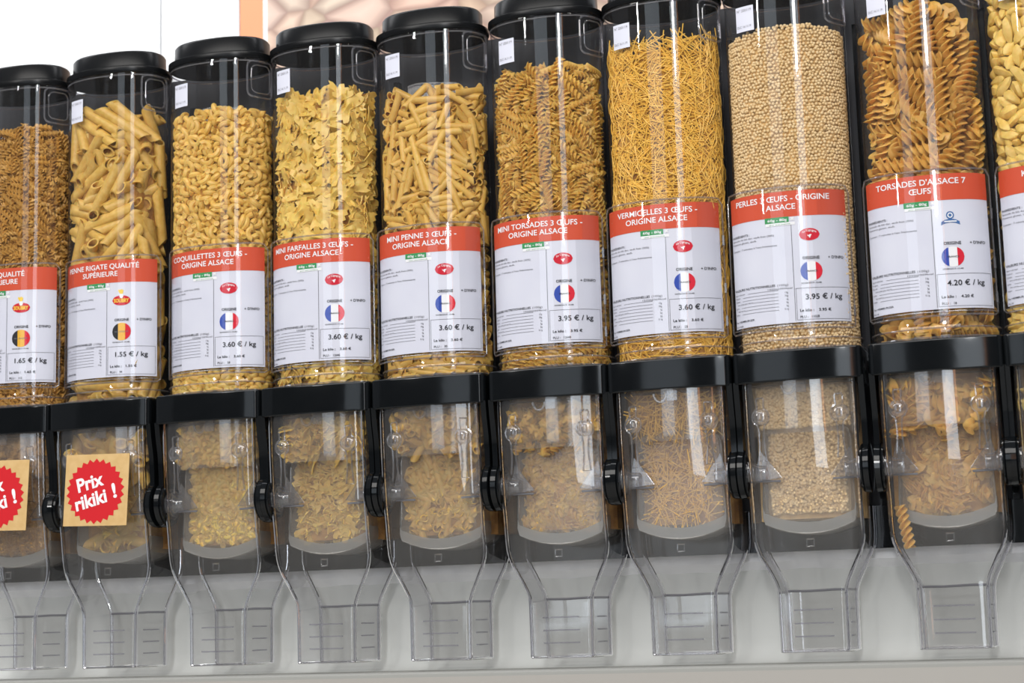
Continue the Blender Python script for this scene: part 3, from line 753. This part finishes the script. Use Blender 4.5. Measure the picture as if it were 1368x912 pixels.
def fill_drum(i, mbs, mname, size, n):
    # portion held in the drum and the neck above it: nobody could count it behind the scratched plastic
    C = np.stack([rng.uniform(-.29, .29, n), rng.uniform(.085, .14, n), rng.uniform(-.06, .56, n)], 1)
    up = rng.random(n) < .3; C[up, 2] = rng.uniform(.60, .90, up.sum()); C[up, 0] *= 1.2; C[up, 1] = .05-(C[up, 2]-.7)/.22*.05+rng.uniform(-.035, .0, up.sum())
    D = rng.normal(size=(n, 3)); D /= np.linalg.norm(D, axis=1, keepdims=True); R, _ = frames(C, D)
    C[:, 0] = np.where(up, C[:, 0], np.clip(C[:, 0], -.33+size/2, .33-size/2))
    for k in range(n):                              # keep each whole piece behind the clear cover and under the collar
        V_ = np.array(mbs[k % len(mbs)].v)@R[k].T+C[k]; lo, hi = V_.min(0), V_.max(0)
        C[k, 1] += max(0, (-.12 if up[k] else .075)-lo[1]); C[k, 2] -= max(0, hi[2]-.915); C[k, 2] += max(0, -.135-lo[2])
        lim = .40 if up[k] else .335; C[k, 0] += max(0, -lim-lo[0])-max(0, hi[0]-lim)
    core = MB(); sm = lambda hw, z, y0, y1: [(-.41, y1, z), (-.41, .30, z), (-hw-.01, .29, z), (-hw, y0+.05, z), (-hw*.8, y0, z), (hw*.8, y0, z), (hw, y0+.05, z), (hw+.01, .29, z), (.41, .30, z), (.41, y1, z)]
    core.loft([sm(.30, -.10, .12, .46), sm(.31, .1, .12, .46), sm(.30, .55, .12, .46), sm(.27, .62, .10, .46), sm(.37, .70, .05, .46), sm(.395, .92, .0, .46)], True, True, True)
    loc = (0, .2, -.1)
    me = join_pieces('pasta_in_drum', mbs, C, R, mname, loc, '')
    cm = core.mesh('c', 'pasta_core' if i != 7 else 'pearl_core', False, loc)
    bm = bmesh.new(); bm.from_mesh(me); k0 = len(bm.faces); bm.from_mesh(cm); bm.faces.ensure_lookup_table()
    for f in bm.faces[k0:]: f.material_index = 1
    bm.to_mesh(me); bm.free(); me.materials.append(cm.materials[0]); bpy.data.meshes.remove(cm)
    o = obj('pasta_in_drum', me, None, (i+DS[i]*.5, .2, -.1))
    tag(o, 'loose pasta waiting behind the chute of the '+['leftmost', 'second', 'third', 'fourth', 'fifth', 'sixth', 'seventh', 'eighth', 'ninth', 'rightmost'][i]+' dispenser from the left' if i not in (0, 9) else 'loose pasta waiting behind the chute of the '+('leftmost' if i == 0 else 'rightmost')+' dispenser', 'pasta', None, 'stuff')
ORD = ['leftmost', 'second', 'third', 'fourth', 'fifth', 'sixth', 'seventh', 'eighth', 'ninth', 'rightmost']
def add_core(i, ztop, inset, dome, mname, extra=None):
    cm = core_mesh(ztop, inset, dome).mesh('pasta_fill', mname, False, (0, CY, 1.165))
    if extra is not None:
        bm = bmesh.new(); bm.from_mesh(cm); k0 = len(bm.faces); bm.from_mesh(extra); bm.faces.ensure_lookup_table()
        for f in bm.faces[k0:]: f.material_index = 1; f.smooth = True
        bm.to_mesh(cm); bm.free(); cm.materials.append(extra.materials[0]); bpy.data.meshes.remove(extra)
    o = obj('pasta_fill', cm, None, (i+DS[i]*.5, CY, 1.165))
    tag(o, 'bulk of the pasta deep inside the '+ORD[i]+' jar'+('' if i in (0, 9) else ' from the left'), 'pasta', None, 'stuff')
for i, (protos, mname, n, L, r, ns, depth, top, tilt, flat, nm, label, group) in SPEC.items():
    x0 = i+DS[i]*.5
    C, D = pack(n, L, r, ns, depth, 1.17, top, tilt=tilt)
    R, ds = frames(C, D, flat)
    # the real outline of every piece stays inside the jar wall
    allv = np.array([p_ for m_ in protos for p_ in m_.v]); allv = allv[rng.permutation(len(allv))[:420]]
    for _ in range(3):
        W_ = np.einsum('nij,kj->nki', R, allv)+C[:, None, :]; dd, n2 = sdf(W_.reshape(-1, 3)); dd = dd.reshape(n, -1); n2 = n2.reshape(n, -1, 2)
        k = dd.argmax(1); a_ = np.arange(n); C[:, :2] -= n2[a_, k]*np.clip(dd[a_, k]-.004, 0, None)[:, None]
    ds, _n = sdf(C)
    keep = ~visible_rank(C, i, ds); C, R, ds = C[keep], R[keep], ds[keep]
    vd = np.array([VIEW[0]-x0, VIEW[1]]); vd /= np.linalg.norm(vd); _, nn = sdf(C)
    facing = nn@vd; score = ds*6+facing*.8+(C[:, 2] > 2.3)*.5
    order = np.argsort(-score); a, b = order[:300], order[300:]
    meshes = [p.mesh(nm, mname, True) for p in protos]
    po_ = []
    for me in meshes:
        o = obj(nm, me); tag(o, label, 'pasta', group); po_.append(o)
    place_individual(C[a], R[a], po_, x0, nm, label, group, top)
    ex = join_pieces('x', protos, C[b], R[b], mname, (0, CY, 1.165), '') if len(b) else None
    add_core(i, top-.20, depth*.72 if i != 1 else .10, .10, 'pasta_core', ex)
    fill_drum(i, protos, mname, min(L, .3), int(min(700, 200*(.26/L)**1.6*1.3)))
# vermicelli: a mass of fine threads
n = 5400; C = rand_shell(n, .045, 1.18, 3.74); C = C[~visible_rank(C, 6, None)]; n = len(C)
ds, nn = sdf(C); nrm = np.concatenate([nn, np.zeros((n, 1))], 1); D = rng.normal(size=(n, 3)); D[:, 2] *= .8
D -= nrm*np.sum(D*nrm, 1, keepdims=True)*.9; D /= np.linalg.norm(D, axis=1, keepdims=True)
C[:, :2] -= nn*.012; top = C[:, 2] > 3.66; D[top, 2] = np.abs(D[top, 2])+.3; D /= np.linalg.norm(D, axis=1, keepdims=True)
R, _ = frames(C, D, True)
def thread(b, L=.26): return MB().tube([(-L/2, 0, 0), (-L/6, 0, b), (L/6, 0, b*.9), (L/2, 0, -.01)], .0048, 4)
th = [thread(.016), thread(.024, .22), thread(.012, .30), thread(.02, .18)]
# keep ends inside the wall
for k in range(n):
    for e_ in (-.14, .14):
        q = (C[k]+D[k]*e_)[None]; dd, n2 = sdf(q)
        if dd[0] > -.008: C[k, :2] -= n2[0]*(dd[0]+.008)
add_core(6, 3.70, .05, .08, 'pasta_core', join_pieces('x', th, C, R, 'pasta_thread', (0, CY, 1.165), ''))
fill_drum(6, th, 'pasta_thread', .25, 600)
# pearls
r = .0145; P = []
per = 2*_s[np.searchsorted(_P[:, 1], CY+.12)] if False else 1.45
for lay in range(2):
    z = 1.18; row = 0
    while z < 3.76:
        s = -.72+(row % 2)*r
        while s < .72:
            x, y, _ = surf(s+random.uniform(-.55, .55)*r, z, -.012-r-lay*.018-random.uniform(0, .006))
            zz_ = z+random.uniform(-.5, .5)*r
            if not (abs(s) < .40 and 1.46 < z < 2.33) and zz_ < 3.75-.07*(x/WA)**2+random.uniform(-.01, .01): P.append((x, y, zz_))
            s += 2.05*r
        z += 1.78*r; row += 1
P = np.array(P); bm = bmesh.new(); bmesh.ops.create_icosphere(bm, subdivisions=1, radius=r); pm = MB(); bm.verts.index_update()
pm.add([v.co[:] for v in bm.verts], [tuple(v.index for v in f.verts) for f in bm.faces]); bm.free()
add_core(7, 3.74, .042, .07, 'pearl_core', join_pieces('x', [pm], P, np.repeat(np.eye(3)[None], len(P), 0), 'pasta_pearl', (0, CY, 1.165), ''))
fill_drum(7, [pm], 'pasta_pearl', .03, 5200)
# one stray twist lying low in the ninth chute
so = obj('stray_twist', SPEC[8][0][1].mesh('stray_twist', 'pasta_torsade', True)); tag(so, 'single twist fallen behind the clear chute beside its left wall', 'pasta')
so.location = Vector((8.022-.315, .02, -.20))*S; so.rotation_euler = (0, math.radians(80), 0); so.scale = (.85, .7, .7)
